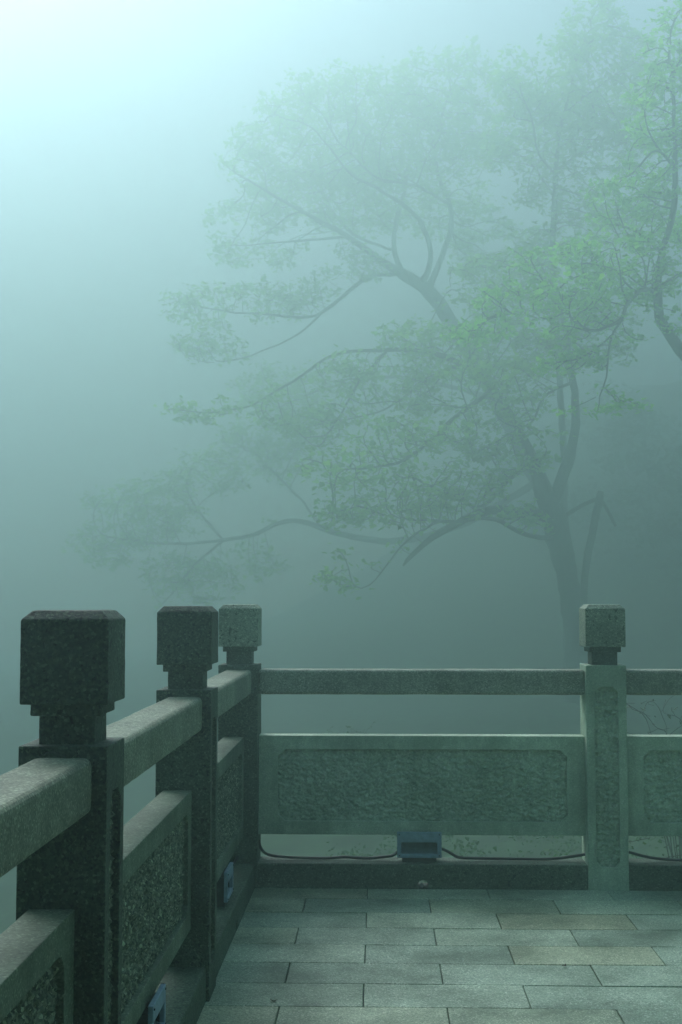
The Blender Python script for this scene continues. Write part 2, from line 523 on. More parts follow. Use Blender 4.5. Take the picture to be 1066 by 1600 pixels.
side = empty('stone_balustrade', (CX, CY, 0), R(90))
tag(side, 'near stone balustrade running along the left edge from the foreground to the corner', 'balustrade', 'stone balustrades round the terrace')
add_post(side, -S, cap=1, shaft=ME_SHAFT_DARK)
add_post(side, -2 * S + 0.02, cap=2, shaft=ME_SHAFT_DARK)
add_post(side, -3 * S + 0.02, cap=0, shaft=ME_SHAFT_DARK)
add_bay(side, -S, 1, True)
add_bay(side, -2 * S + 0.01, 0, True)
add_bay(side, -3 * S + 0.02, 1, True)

# ------------------------------------------------------------------ step lights in the gap below each panel
def light_frame_mesh():
    w, z0, z1, yf, yb = 0.111, 0.145, 0.272, -0.062, -0.046
    sx, s0, s1 = 0.089, 0.165, 0.222
    bm = bmesh.new()
    def ring(y):
        o = [bm.verts.new((x, y, z)) for x, z in ((-w, z0), (w, z0), (w, z1), (-w, z1))]
        i = [bm.verts.new((x, y, z)) for x, z in ((-sx, s0), (sx, s0), (sx, s1), (-sx, s1))]
        return o, i
    of, jf = ring(yf); ob, jb = ring(yb)
    for k in range(4):
        l = (k + 1) % 4
        bm.faces.new((of[k], of[l], jf[l], jf[k])); bm.faces.new((ob[k], jb[k], jb[l], ob[l]))
        bm.faces.new((of[k], ob[k], ob[l], of[l])); bm.faces.new((jf[k], jf[l], jb[l], jb[k]))
    bmesh.ops.recalc_face_normals(bm, faces=bm.faces)
    bmesh.ops.bevel(bm, geom=[e for e in bm.edges if e.calc_face_angle(0) > 0.5], offset=0.0025, segments=2, affect='EDGES', profile=0.5)
    return with_mat(bm_mesh('front_frame', bm), M_METAL)

def light_box_mesh():
    # open-fronted housing: top, bottom, sides and back
    bm = bmesh.new()
    w, z0, z1, yf, yb = 0.102, 0.150, 0.2485, -0.046, 0.052
    v = [bm.verts.new((x, y, z)) for y in (yf, yb) for x, z in ((-w, z0), (w, z0), (w, z1), (-w, z1))]
    for k in range(4):
        l = (k + 1) % 4
        bm.faces.new((v[k], v[l], v[4 + l], v[4 + k]))
    bm.faces.new(v[4:])
    bmesh.ops.solidify(bm, geom=list(bm.faces), thickness=0.003)
    return with_mat(bm_mesh('housing', bm), M_DARKMETAL)

def reflector_mesh():
    bm = bmesh.new()
    pr = [(-0.0455, 0.163), (-0.030, 0.170), (-0.012, 0.186), (0.004, 0.212), (0.006, 0.245)]
    rows_ = [[bm.verts.new((x, y, z)) for y, z in pr] for x in (-0.094, 0.094)]
    for i in range(len(pr) - 1):
        bm.faces.new((rows_[0][i], rows_[1][i], rows_[1][i + 1], rows_[0][i + 1]))
    bmesh.ops.solidify(bm, geom=list(bm.faces), thickness=0.002)
    return with_mat(bm_mesh('sloped_louvre', bm), M_METAL)

ME_LF, ME_LB, ME_LR = light_frame_mesh(), light_box_mesh(), reflector_mesh()
ME_FOOT = with_mat(block(-0.085, 0.085, -0.048, 0.04, 0.1215, 0.149, 0.002, 1, 'foot'), M_RUBBER)
ME_BOLT = with_mat(block(-0.003, 0.003, -0.0655, -0.06, -0.003, 0.003, 0.0012, 1, 'screw'), M_DARKMETAL)
def step_light(root, x, label):
    t = empty('step_light')
    t.matrix_world = root_matrix(root) @ Matrix.Translation((x, 0, 0))
    tag(t, label, 'lamp', 'step lights below the stone panels')
    f = obj('front_frame', ME_LF, None, t)
    for sx in (-0.1, 0.1):
        obj('screw', ME_BOLT, None, f, (sx, 0, 0.26)); obj('screw', ME_BOLT, None, f, (sx, 0, 0.157))
    obj('housing', ME_LB, None, t); obj('sloped_louvre', ME_LR, None, t); obj('foot', ME_FOOT, None, t)
    return t
def root_matrix(r):
    return Matrix.Translation(r.location) @ r.rotation_euler.to_matrix().to_4x4()
step_light(back, S / 2 - 0.008, 'blue grey metal step light under the long chiselled panel of the far railing')
step_light(side, -S / 2 - 0.02, 'blue grey metal step light of the left railing, nearer the terrace corner')
step_light(side, -1.5 * S - 0.02, 'blue grey metal step light of the left railing, lowest and nearest the viewer')

# ------------------------------------------------------------------ cables
def tube_mesh(name, pts, rad, sides=8, sub=6):
    P = [Vector(p) for p in pts]
    out = []
    for i in range(len(P) - 1):
        p0, p1, p2, p3 = P[max(i - 1, 0)], P[i], P[i + 1], P[min(i + 2, len(P) - 1)]
        for s in range(sub):
            t = s / sub
            out.append(0.5 * ((2 * p1) + (p2 - p0) * t + (2 * p0 - 5 * p1 + 4 * p2 - p3) * t * t + (3 * p1 - p0 - 3 * p2 + p3) * t ** 3))
    out.append(P[-1])
    V, F = [], []
    for i, p in enumerate(out):
        d = (out[min(i + 1, len(out) - 1)] - out[max(i - 1, 0)]).normalized()
        a = d.cross(Vector((0, 0, 1)));
        if a.length < 1e-3: a = Vector((1, 0, 0))
        a.normalize(); b = a.cross(d)
        r = rad(i / (len(out) - 1)) if callable(rad) else rad
        for k in range(sides):
            t = 2 * math.pi * k / sides
            V.append(p + (a * math.cos(t) + b * math.sin(t)) * r)
    for i in range(len(out) - 1):
        for k in range(sides):
            l = (k + 1) % sides
            F.append((i * sides + k, i * sides + l, (i + 1) * sides + l, (i + 1) * sides + k))
    return mesh_quads(name, V, F)

def cable(root, pts, label, r=0.0075):
    M = root_matrix(root)
    me = tube_mesh('electric_cable', [M @ Vector(p) for p in pts], r)
    o = obj('electric_cable', me, M_RUBBER, smooth=True)
    tag(o, label, 'cable', 'cables along the plinth')
    return o
xm = S / 2
cable(back, [(0.098, 0.012, 0.215), (0.112, 0.01, 0.17), (0.16, 0.005, 0.142), (0.30, 0.0, 0.1315), (0.45, 0.002, 0.130), (0.54, 0.0, 0.136), (0.64, -0.004, 0.131), (0.73, -0.004, 0.139), (0.775, -0.002, 0.146), (0.81, 0.0, 0.175), (0.813, 0.01, 0.18)],
      'black cable sagging from the corner post to the left of the far step light')
cable(back, [(xm + 0.085, 0.0, 0.18), (xm + 0.11, 0.0, 0.178), (xm + 0.14, -0.002, 0.165), (xm + 0.18, -0.004, 0.142), (xm + 0.21, -0.004, 0.137), (xm + 0.25, -0.002, 0.1345), (xm + 0.5, 0.0, 0.131), (xm + 0.66, 0.0, 0.133), (xm + 0.80, 0.0, 0.152), (xm + 0.83, 0.0, 0.158)],
      'black cable from the right of the far step light to the railing post')
cable(back, [(S + 0.09, 0.0, 0.185), (S + 0.13, 0.0, 0.168), (S + 0.22, 0.0, 0.145), (S + 0.34, 0.0, 0.1315), (S + 0.6, 0.0, 0.130), (S + 1.0, 0.0, 0.131), (S + 1.7, 0.0, 0.14)],
      'black cable under the right-hand panel, right of the railing post')
cable(side, [(-0.10, 0.0, 0.15), (-0.3, 0.01, 0.130), (-0.55, 0.012, 0.133), (-0.74, 0.0, 0.145), (-0.84, 0.0, 0.18)],
      'black cable on the left railing plinth close to the terrace corner', 0.007)


# ------------------------------------------------------------------ pavilion over the viewer, out of view, added to darken the near end of the terrace
pav = empty('shade_pavilion', (1.5, -3.0, 0))
tag(pav, 'dark timber pavilion out of view, added to darken the near end of the terrace', 'shade_pavilion')
def pav_part(name, x0, x1, y0, y1, z0, z1, mat, bev=0.02):
    o = obj(name, block(x0 - 1.5, x1 - 1.5, y0 + 3.0, y1 + 3.0, z0, z1, bev, 2, name), mat, pav)
    return o
pav_part('wall', -3.2, 6.0, -2.3, -2.05, -0.4, 3.6, M_TIMBER)
pav_part('beam', -3.0, 6.0, -0.35, -0.1, 2.85, 3.45, M_TIMBER)
for cx_ in (-2.2, 5.2):
    pav_part('column', cx_ - 0.14, cx_ + 0.14, -0.37, -0.09, -1.5, 2.86, M_TIMBER)
bm = bmesh.new()
rp = [(-6.0, 3.0), (-1.7, 5.0), (PAV_EAVE, 3.05), (PAV_EAVE, 3.2), (-1.7, 5.2), (-6.0, 3.2)]
ra = [bm.verts.new((-3.9 - 1.5, y + 3.0, z)) for y, z in rp]
rb = [bm.verts.new((6.8 - 1.5, y + 3.0, z)) for y, z in rp]
bm.faces.new(ra); bm.faces.new(list(reversed(rb)))
for i in range(6):
    bm.faces.new((ra[i], rb[i], rb[(i + 1) % 6], ra[(i + 1) % 6]))
obj('roof', bm_mesh('roof', bm), M_ROOF, pav)

# ------------------------------------------------------------------ trees
LEAF2D = np.array([(0, 0), (0.30, -0.06), (0.46, 0.24), (0.27, 0.40), (0.26, 0.72), (0.0, 1.02), (-0.26, 0.72), (-0.27, 0.40), (-0.46, 0.24), (-0.30, -0.06)])
LEAF_F = [(0, 1, 2, 3), (0, 3, 4, 5), (0, 5, 6, 7), (0, 7, 8, 9)]

def leaves_mesh(name, P, size, rs, flat=0.55):
    """P (n,3) leaf bases; lobed, folded blades that hang outwards and down"""
    n = len(P)
    az = rs.uniform(0, 2 * np.pi, n)
    dip = rs.normal(-0.35, 0.45, n)                  # blades droop
    roll = rs.normal(0, flat, n)
    L = size * rs.uniform(0.45, 1.5, n)
    d = np.stack([np.cos(az) * np.cos(dip), np.sin(az) * np.cos(dip), np.sin(dip)], 1)
    s = np.stack([-np.sin(az), np.cos(az), np.zeros(n)], 1)
    u = np.cross(s, d)
    s2 = s * np.cos(roll)[:, None] + u * np.sin(roll)[:, None]
    u2 = np.cross(s2, d)
    K = len(LEAF2D)
    lx, ly = LEAF2D[:, 0], LEAF2D[:, 1]
    lz = np.abs(lx) * 0.35 - (ly ** 2) * 0.22
    V = P[:, None, :] + (s2[:, None, :] * lx[None, :, None] + d[:, None, :] * ly[None, :, None] + u2[:, None, :] * lz[None, :, None]) * L[:, None, None]
    F = (np.arange(n)[:, None, None] * K + np.array(LEAF_F)[None]).reshape(-1, 4)
    return mesh_quads(name, V.reshape(-1, 3), F)

class Tree:
    def __init__(self, seed):
        self.rs = np.random.RandomState(seed)
        self.pos, self.par, self.minr, self.hand = [], [], [], []
    def add(self, p, par, r=0.0, hand=False):
        self.pos.append(np.array(p, float)); self.par.append(par); self.minr.append(r); self.hand.append(hand)
        return len(self.pos) - 1
    def nearest(self, p):
        A = np.array(self.pos)
        return int(np.argmin(((A - np.array(p)) ** 2).sum(1)))
    def limb(self, pts, step=0.28, root=False, wob=0.03):
        """pts: (x,y,z,radius) world; smooth curve through them, hung on the nearest existing node"""
        P = [np.array(p[:3], float) for p in pts]; W = [p[3] for p in pts]
        last = None
        if self.pos and not root:
            last = self.nearest(P[0])
            P[0] = self.pos[last].copy()
        for i in range(len(P) - 1):
            p0, p1, p2, p3 = P[max(i - 1, 0)], P[i], P[i + 1], P[min(i + 2, len(P) - 1)]
            n = max(1, int(np.linalg.norm(p2 - p1) / step))
            for s in range(n):
                t = s / n
                q = 0.5 * ((2 * p1) + (p2 - p0) * t + (2 * p0 - 5 * p1 + 4 * p2 - p3) * t * t + (3 * p1 - p0 - 3 * p2 + p3) * t ** 3)
                if i == 0 and s == 0 and last is not None:
                    continue
                q = q + self.rs.normal(0, wob, 3) * min(1.0, 1.0)
                last = self.add(q, -1 if last is None else last, W[i] * (1 - t) + W[i + 1] * t, True)
        last = self.add(P[-1], last, W[-1], True)
        return last
    def colonise(self, A, step=0.2, kill=0.28, infl=1.6, iters=90):
        A = np.array(A); n0 = len(self.pos)
        N = np.array(self.pos)
        D = np.full(len(A), 1e9); I = np.zeros(len(A), int)
        for s in range(0, len(N), 400):
            d = ((A[:, None, :] - N[None, s:s + 400, :]) ** 2).sum(2)
            j = d.argmin(1); m = d[np.arange(len(A)), j]
            b = m < D; D[b] = m[b]; I[b] = j[b] + s
        alive = np.ones(len(A), bool)
        for it in range(iters):
            use = alive & (D < infl ** 2) & (D > kill ** 2)
            if it == 0 and use.sum() < 5: pass
            if not use.any():
                break
            idx = np.nonzero(use)[0]
            dirs = A[idx] - N[I[idx]]
            dirs /= np.linalg.norm(dirs, axis=1)[:, None] + 1e-9
            acc = {}
            for k, nidx in enumerate(I[idx]):
                acc.setdefault(int(nidx), []).append(dirs[k])
            new = []
            for nidx, dl in acc.items():
                d = np.mean(dl, 0) + self.rs.normal(0, 0.22, 3)
                pr = self.par[nidx]
                if pr >= 0:
                    g = N[nidx] - N[pr]; g = g / (np.linalg.norm(g) + 1e-9)
                    d = d + g * 0.35
                l = np.linalg.norm(d)
                if l < 1e-3: continue
                q = N[nidx] + d / l * step * self.rs.uniform(0.8, 1.2)
                new.append(self.add(q, nidx))
            if not new: break
            Q = np.array([self.pos[k] for k in new])
            N = np.concatenate([N, Q])
            for s in range(0, len(Q), 400):
                d = ((A[:, None, :] - Q[None, s:s + 400, :]) ** 2).sum(2)
                j = d.argmin(1); m = d[np.arange(len(A)), j]
                b = m < D; D[b] = m[b]; I[b] = np.array(new)[s:s + 400][j[b]]
            alive &= D > kill ** 2
    def radii(self, tip=0.006, e=2.35):
        n = len(self.pos); r = np.zeros(n); kids = [0] * n
        acc = np.zeros(n)
        for i in range(n - 1, -1, -1):
            rr = max(tip, acc[i] ** (1 / e)) if acc[i] > 0 else tip
            if self.minr[i] > 0:
                rr = max(self.minr[i], min(rr, self.minr[i] * 1.15))
            r[i] = rr
            if self.par[i] >= 0:
                acc[self.par[i]] += rr ** e
        self.r = r
        return r
    def tubes(self, test, name, mat, parent, smooth=True):
        n = len(self.pos); ch = [[] for _ in range(n)]
        for i, p in enumerate(self.par):
            if p >= 0: ch[p].append(i)
        V, F = [], []
        main = [max(c, key=lambda k: self.r[k]) if c else -1 for c in ch]
        starts = [i for i in range(n) if self.par[i] < 0 or main[self.par[i]] != i]
        base = 0
        for s in starts:
            chain = [s]
            while main[chain[-1]] >= 0: chain.append(main[chain[-1]])
            P = [self.pos[k] for k in chain]; Rr = [self.r[k] for k in chain]
            if self.par[s] >= 0:
                P = [self.pos[self.par[s]]] + P; Rr = [Rr[0]] + Rr
            # only the thick or only the thin stretch of the chain
            if not test(max(Rr)): continue
            P = np.array(P)
            if len(P) > 3:
                P[1:-1] = P[1:-1] * 0.5 + (P[:-2] + P[2:]) * 0.25
            k = 10 if max(Rr) > 0.12 else (7 if max(Rr) > 0.04 else (5 if max(Rr) > 0.015 else 3))
            d = np.gradient(P, axis=0); d /= np.linalg.norm(d, axis=1)[:, None] + 1e-9
            ref = np.array([0.31, 0.95, 0.05])
            a = np.cross(d, ref); a /= np.linalg.norm(a, axis=1)[:, None] + 1e-9
            b = np.cross(d, a)
            t = np.arange(k) * 2 * np.pi / k
            rr = np.array(Rr)[:, None]
            if k >= 7:
                rr = rr * (1 + self.rs.normal(0, 0.06, (len(P), k)))
            else:
                rr = np.repeat(rr, k, 1)
            ring = P[:, None, :] + (a[:, None, :] * np.cos(t)[None, :, None] + b[:, None, :] * np.sin(t)[None, :, None]) * rr[:, :, None]
            m = len(P)
            V.append(ring.reshape(-1, 3))
            i0 = base + np.arange(m - 1)[:, None] * k + np.arange(k)[None, :]
            i1 = base + np.arange(m - 1)[:, None] * k + (np.arange(k)[None, :] + 1) % k
            F.append(np.stack([i0, i1, i1 + k, i0 + k], 2).reshape(-1, 4))
            # closed end
            V.append(P[-1:]); tip = base + m * k
            e0 = base + (m - 1) * k
            F.append(np.stack([e0 + np.arange(k), e0 + (np.arange(k) + 1) % k, np.full(k, tip), np.full(k, tip)], 1))
            base += m * k + 1
        if not V: return None
        Fq = np.concatenate(F)
        me = bpy.data.meshes.new(name)
        quads = Fq[Fq[:, 2] != Fq[:, 3]]; tris = Fq[Fq[:, 2] == Fq[:, 3]][:, :3]
        Vv = np.concatenate(V).astype(np.float32)
        loops = np.concatenate([quads.ravel(), tris.ravel()]).astype(np.int32)
        tot = np.concatenate([np.full(len(quads), 4), np.full(len(tris), 3)]).astype(np.int32)
        me.vertices.add(len(Vv)); me.vertices.foreach_set('co', Vv.ravel())
        me.loops.add(len(loops)); me.loops.foreach_set('vertex_index', loops)
        me.polygons.add(len(tot)); me.polygons.foreach_set('loop_start', np.concatenate([[0], np.cumsum(tot)[:-1]]).astype(np.int32))
        me.polygons.foreach_set('loop_total', tot)
        me.update(calc_edges=True); me.validate()
        return obj(name, me, mat, parent, smooth=smooth)
    def leaf_points(self, per_tip, per_node, spread, rmax=0.011):
        n = len(self.pos); has = np.zeros(n, bool)
        for p in self.par:
            if p >= 0: has[p] = True
        out = []
        for i in range(n):
            if self.r[i] > rmax and has[i]: continue
            if self.minr[i] > 0.02: continue
            k = self.rs.poisson(per_tip if not has[i] else per_node)
            if k:
                out.append(self.pos[i][None] + self.rs.normal(0, 1, (k, 3)) * np.array([spread, spread, spread * 0.55]))
        return np.concatenate(out) if out else np.zeros((0, 3))

def blob(rs, cx, cy, rx, ry, Y, dy, n, layers=0.0):
    """attractors through an ellipsoid of the crown: centre seen at (cx, cy), real size from its depth"""
    Y, dy = Y * TS, dy * TS
    c = at(cx, cy, Y)
    q = rs.normal(0, 1, (n, 3)); q /= np.linalg.norm(q, axis=1)[:, None]
    q *= rs.uniform(0, 1, (n, 1)) ** (1 / 2.6)
    q *= np.array([px2m(rx, Y), dy, px2m(ry, Y)])
    if layers:
        q[:, 2] = np.round(q[:, 2] / layers) * layers + rs.normal(0, layers * 0.16, n)
    return q + np.array(c)

TS = 2.5                                    # metres per survey unit for the wood beyond the railing

def limb_px(pts, Y, wf=0.56):
    """pts: (px, py, width px[, depth offset]) -> (x, y, z, r)"""
    out = []
    for p in pts:
        y = TS * (Y + (p[3] if len(p) > 3 else 0.0))
        c = at(p[0], p[1], y)
        out.append((c.x, c.y, c.z, px2m(p[2] * wf, y) / 2))
    return out

def rooted(pts):
    x, y, z, r = pts[0]
    g = ground_z(x, y) - 0.25
    if z > g + 0.1:
        return [(x, y, g, r * 1.7), (x, y, min(g + 0.5, (z + g) / 2), r * 1.2)] + pts
    return pts

def make_tree(name, label, seed, Y, trunk, limbs, blobs, dens, leaf, mat, per_tip=5, per_node=1.2, spread=0.09, kill=0.26, step=0.19, infl=1.7, layers=0.0, group='broadleaf trees in the fog', wob=0.03, gaps=-0.02):
    t = Tree(seed)
    tp = rooted(limb_px(trunk, Y))
    t.limb(tp, root=True, wob=wob)
    for l in limbs:
        t.limb(limb_px(l, Y), wob=wob)
    dens *= 0.36; kill *= 0.62; step *= 0.72
    A = np.concatenate([blob(t.rs, b[0], b[1], b[2], b[3], Y + (b[4] if len(b) > 4 else 0), b[5] if len(b) > 5 else px2m(0.8 * (b[2] + b[3]) / 2 + 20, Y), max(6, int(b[2] * b[3] * math.pi / dens)), layers) for b in blobs])
    f = 1.0 / (0.75 * TS)
    keep = [mnoise.noise(Vector((a[0] * f, a[1] * f, a[2] * f * 2.4 + seed * 9.7))) + 0.5 * mnoise.noise(Vector((a[0] * f * 2.1, a[1] * f * 2.1, a[2] * f * 4 + seed * 3.1))) > gaps for a in A]
    A = A[np.array(keep)]
    t.colonise(A, step=step * TS, kill=kill * TS, infl=infl * TS)
    t.radii(tip=0.006 * TS)
    root = empty(name, (tp[0][0], tp[0][1], ground_z(tp[0][0], tp[0][1])))
    tag(root, label, 'tree', group)
    inv = -Vector(root.location)
    parts = [t.tubes(lambda r: r > 0.034 * TS, 'trunk', M_BARK, root), t.tubes(lambda r: r <= 0.034 * TS, 'twigs', M_BARK, root)]
    if parts[1]: parts[1]['kind'] = 'stuff'
    P = t.leaf_points(per_tip, per_node, spread * TS, 0.011 * TS)
    lm = leaves_mesh('crown', P, leaf * TS, t.rs)
    parts.append(obj('crown', lm, mat, root))
    for p in parts:
        if p: p.matrix_parent_inverse = Matrix.Translation(inv)
    print(name, 'nodes', len(t.pos), 'leaves', len(P))
    return root

# main maple, 19 m away
make_tree('maple_tree', 'large maple with forked trunk rising behind the right post of the far railing', 1, 19.0,
    [(902, 1075, 66), (900, 1010, 58), (892, 930, 52), (880, 870, 54), (866, 815, 60), (852, 772, 56), (836, 728, 34), (808, 665, 22), (772, 610, 16), (722, 568, 17, .4), (655, 548, 13, .8), (606, 547, 11, 1), (540, 550, 9, 1), (508, 560, 8, 1), (468, 590, 7, .8), (400, 630, 5, .5), (330, 645, 3, .2), (262, 640, 2, 0)],
    [[(864, 800, 40), (878, 750, 34), (893, 700, 28), (900, 650, 24), (894, 590, 20, .5), (884, 520, 15, .8), (870, 450, 9, 1)],
     [(866, 815, 30), (815, 800, 28, -.3), (760, 799, 24, -.6), (702, 824, 20, -.9), (655, 856, 16, -1.1), (636, 874, 11, -1.2), (630, 884, 5, -1.2)],
     [(862, 838, 16), (812, 833, 13, -.7), (776, 812, 12, -1), (735, 812, 9, -1.3), (690, 816, 8, -1.5), (652, 812, 5, -1.6), (600, 806, 3, -1.8)],
     [(690, 816, 7, -1.5), (650, 832, 6, -1.9), (618, 864, 5, -2.1), (596, 895, 4, -2.3), (566, 922, 3.5, -2.4), (530, 915, 2, -2.5)],
     [(840, 728, 14), (802, 742, 13, -.4), (766, 784, 12, -.8), (742, 797, 12, -1), (716, 774, 11, -1.1), (690, 768, 9, -1.2), (640, 742, 5, -1.4)],
     [(772, 610, 12), (722, 642, 11, -.7), (682, 680, 10, -1), (634, 718, 8, -1.3), (580, 732, 5, -1.5), (520, 728, 4, -1.7), (480, 715, 3, -1.8)],
     [(634, 718, 6, -1.3), (650, 760, 5, -1.5), (655, 785, 4, -1.6)],
     [(722, 568, 8, .4), (660, 600, 7, 1), (600, 640, 5, 1.4), (520, 660, 3, 1.6)],
     [(606, 547, 8, 1), (560, 600, 6, .7), (530, 650, 5, .6), (500, 700, 3, .5)],
     [(895, 600, 10, .5), (850, 620, 7, -.4), (832, 660, 5, -.8), (800, 675, 3, -1)]],
    [(600, 775, 110, 55, -1.6), (520, 722, 70, 26, -1.7), (700, 760, 90, 40, -1.3), (650, 690, 100, 40, -1.1), (535, 905, 46, 7, -2.5, 0.5), (590, 880, 20, 5, -2.2, .4), (535, 862, 22, 8, -2.2),
     (700, 545, 130, 50, .5), (600, 580, 110, 45, 1), (780, 610, 90, 40, 0), (830, 678, 55, 18, -1), (800, 510, 90, 60, .8), (480, 640, 90, 50, .8), (320, 640, 60, 16, .2), (760, 690, 60, 30, -.6), (540, 800, 50, 22, -1.8), (820, 810, 40, 14, -1), (790, 440, 100, 60, 1.5), (860, 560, 60, 36, .4), (690, 620, 80, 34, .2), (930, 520, 70, 50, 1), (765, 610, 80, 60, -.6), (800, 720, 60, 30, -.8)],
    62, 0.072, M_LEAF, per_tip=15, per_node=3, spread=0.08, layers=0.34)

# spreading maple behind it, 25 m away
make_tree('maple_tree', 'pale spreading maple whose fan of limbs fills the upper left of the trees', 2, 25.0,
    [(888, 1040, 40), (882, 900, 38), (846, 770, 34), (782, 640, 34), (722, 535, 38), (684, 472, 38), (650, 440, 34), (628, 428, 28), (592, 405, 20, -.5), (545, 370, 16, -1), (500, 345, 13, -1.3), (452, 318, 9, -1.6), (400, 288, 6, -1.8), (352, 258, 3, -2)],
    [[(632, 430, 20), (616, 392, 14, .6), (618, 350, 14, 1), (632, 300, 12, 1.3), (640, 245, 8, 1.5), (655, 170, 4, 1.7), (660, 110, 2, 1.8)],
     [(660, 445, 22), (673, 412, 15, -.4), (668, 370, 14, -.8), (648, 335, 12, -1.2), (600, 300, 9, -1.6), (545, 268, 7, -1.9), (490, 200, 4, -2), (440, 185, 2, -2)],
     [(672, 455, 22), (690, 402, 15, .3), (704, 362, 14, .5), (704, 320, 13, .6), (690, 288, 10, .4), (680, 240, 8, .2), (700, 150, 5, 0), (742, 78, 2, 0)],
     [(704, 318, 9, .6), (650, 290, 7, -.4), (590, 278, 5, -1), (540, 230, 3, -1.2)],
     [(616, 392, 9, .6), (560, 370, 7, 1), (520, 330, 6, 1.3), (500, 270, 4, 1.6), (520, 180, 2, 1.7)],
     [(545, 370, 9, -1), (490, 375, 7, -1.6), (420, 380, 4, -2), (340, 385, 2, -2.3)],
     [(628, 428, 14), (575, 434, 12, -.5), (536, 464, 11, -1), (508, 485, 9, -1.4), (476, 496, 8, -1.7), (400, 490, 6, -2), (332, 484, 4, -2.2), (276, 470, 2, -2.4)],
     [(508, 485, 8, -1.4), (470, 520, 6, -1.8), (420, 545, 5, -2), (350, 566, 3, -2.2), (292, 560, 2, -2.3)],
     [(836, 750, 20), (740, 812, 19, .6), (660, 838, 18, 1), (600, 846, 18, 1.2), (540, 836, 17, 1.3), (500, 824, 16, 1.3), (470, 815, 14, 1.2), (436, 817, 12, 1), (396, 836, 10, .8), (340, 846, 9, .6), (262, 850, 6, .3), (192, 842, 4, .1), (136, 836, 2, 0)],
     [(345, 846, 7, .6), (312, 802, 6, .8), (292, 762, 5, 1), (300, 722, 3, 1)],
     [(345, 846, 8, .6), (306, 880, 6, .2), (270, 926, 5, 0), (240, 960, 3, 0)],
     [(500, 824, 9, 1.3), (470, 780, 7, 1.8), (430, 740, 5, 2), (390, 700, 3, 2)],
     [(770, 620, 16), (690, 600, 12, 1.5), (600, 590, 9, 2), (500, 610, 6, 2.2), (430, 640, 3, 2.3)]],
    [(560, 180, 170, 75), (480, 270, 140, 80), (415, 240, 70, 50), (690, 150, 100, 70), (640, 230, 120, 80), (740, 90, 24, 22), (395, 330, 70, 40), (400, 385, 85, 30), (360, 480, 110, 30, -2), (450, 460, 70, 24, -1.6), (330, 545, 60, 26, -2.2), (280, 470, 30, 12, -2.4),
     (230, 800, 90, 50, .4), (310, 745, 80, 40, 1), (420, 705, 90, 50, 1.8), (160, 850, 60, 36), (300, 900, 80, 40), (450, 620, 90, 50, 2), (700, 330, 80, 50, 1.5), (750, 220, 60, 50, .6), (390, 880, 60, 24, .6), (560, 420, 60, 24, -1), (760, 380, 70, 50, 1.8), (560, 300, 110, 70, 1)],
    60, 0.085, M_LEAF, per_tip=16, per_node=3, spread=0.11, kill=0.3, step=0.24, infl=2.2, layers=0.0)

# tall straight tree between them
make_tree('slender_tree', 'tall slender tree with one straight pale trunk rising above the forked maple', 3, 22.0,
    [(888, 1040, 26), (884, 900, 22), (880, 700, 19), (872, 540, 17), (864, 430, 16), (866, 330, 14), (868, 268, 13), (873, 212, 10), (884, 170, 8), (898, 110, 6), (916, 55, 4), (934, 6, 2)],
    [[(868, 268, 9), (905, 240, 7, .4), (940, 224, 6, .7), (992, 214, 3, 1)],
     [(868, 268, 8), (842, 240, 6, -.5), (832, 190, 5, -.8), (816, 148, 3, -1)],
     [(866, 310, 7), (824, 250, 5, .6), (784, 232, 3, .9)],
     [(884, 170, 5), (930, 140, 4, -.6), (970, 110, 2, -1)],
     [(873, 212, 5), (850, 150, 4, .6), (828, 90, 2, .8)]],
    [(880, 160, 120, 100), (930, 50, 56, 60), (985, 90, 50, 50), (826, 105, 44, 36), (960, 180, 60, 60), (800, 240, 50, 34), (880, 300, 80, 34), (985, 240, 50, 40), (930, 340, 80, 50), (850, 390, 60, 34)],
    60, 0.080, M_LEAF, per_tip=18, per_node=4, spread=0.11, kill=0.28, step=0.2)

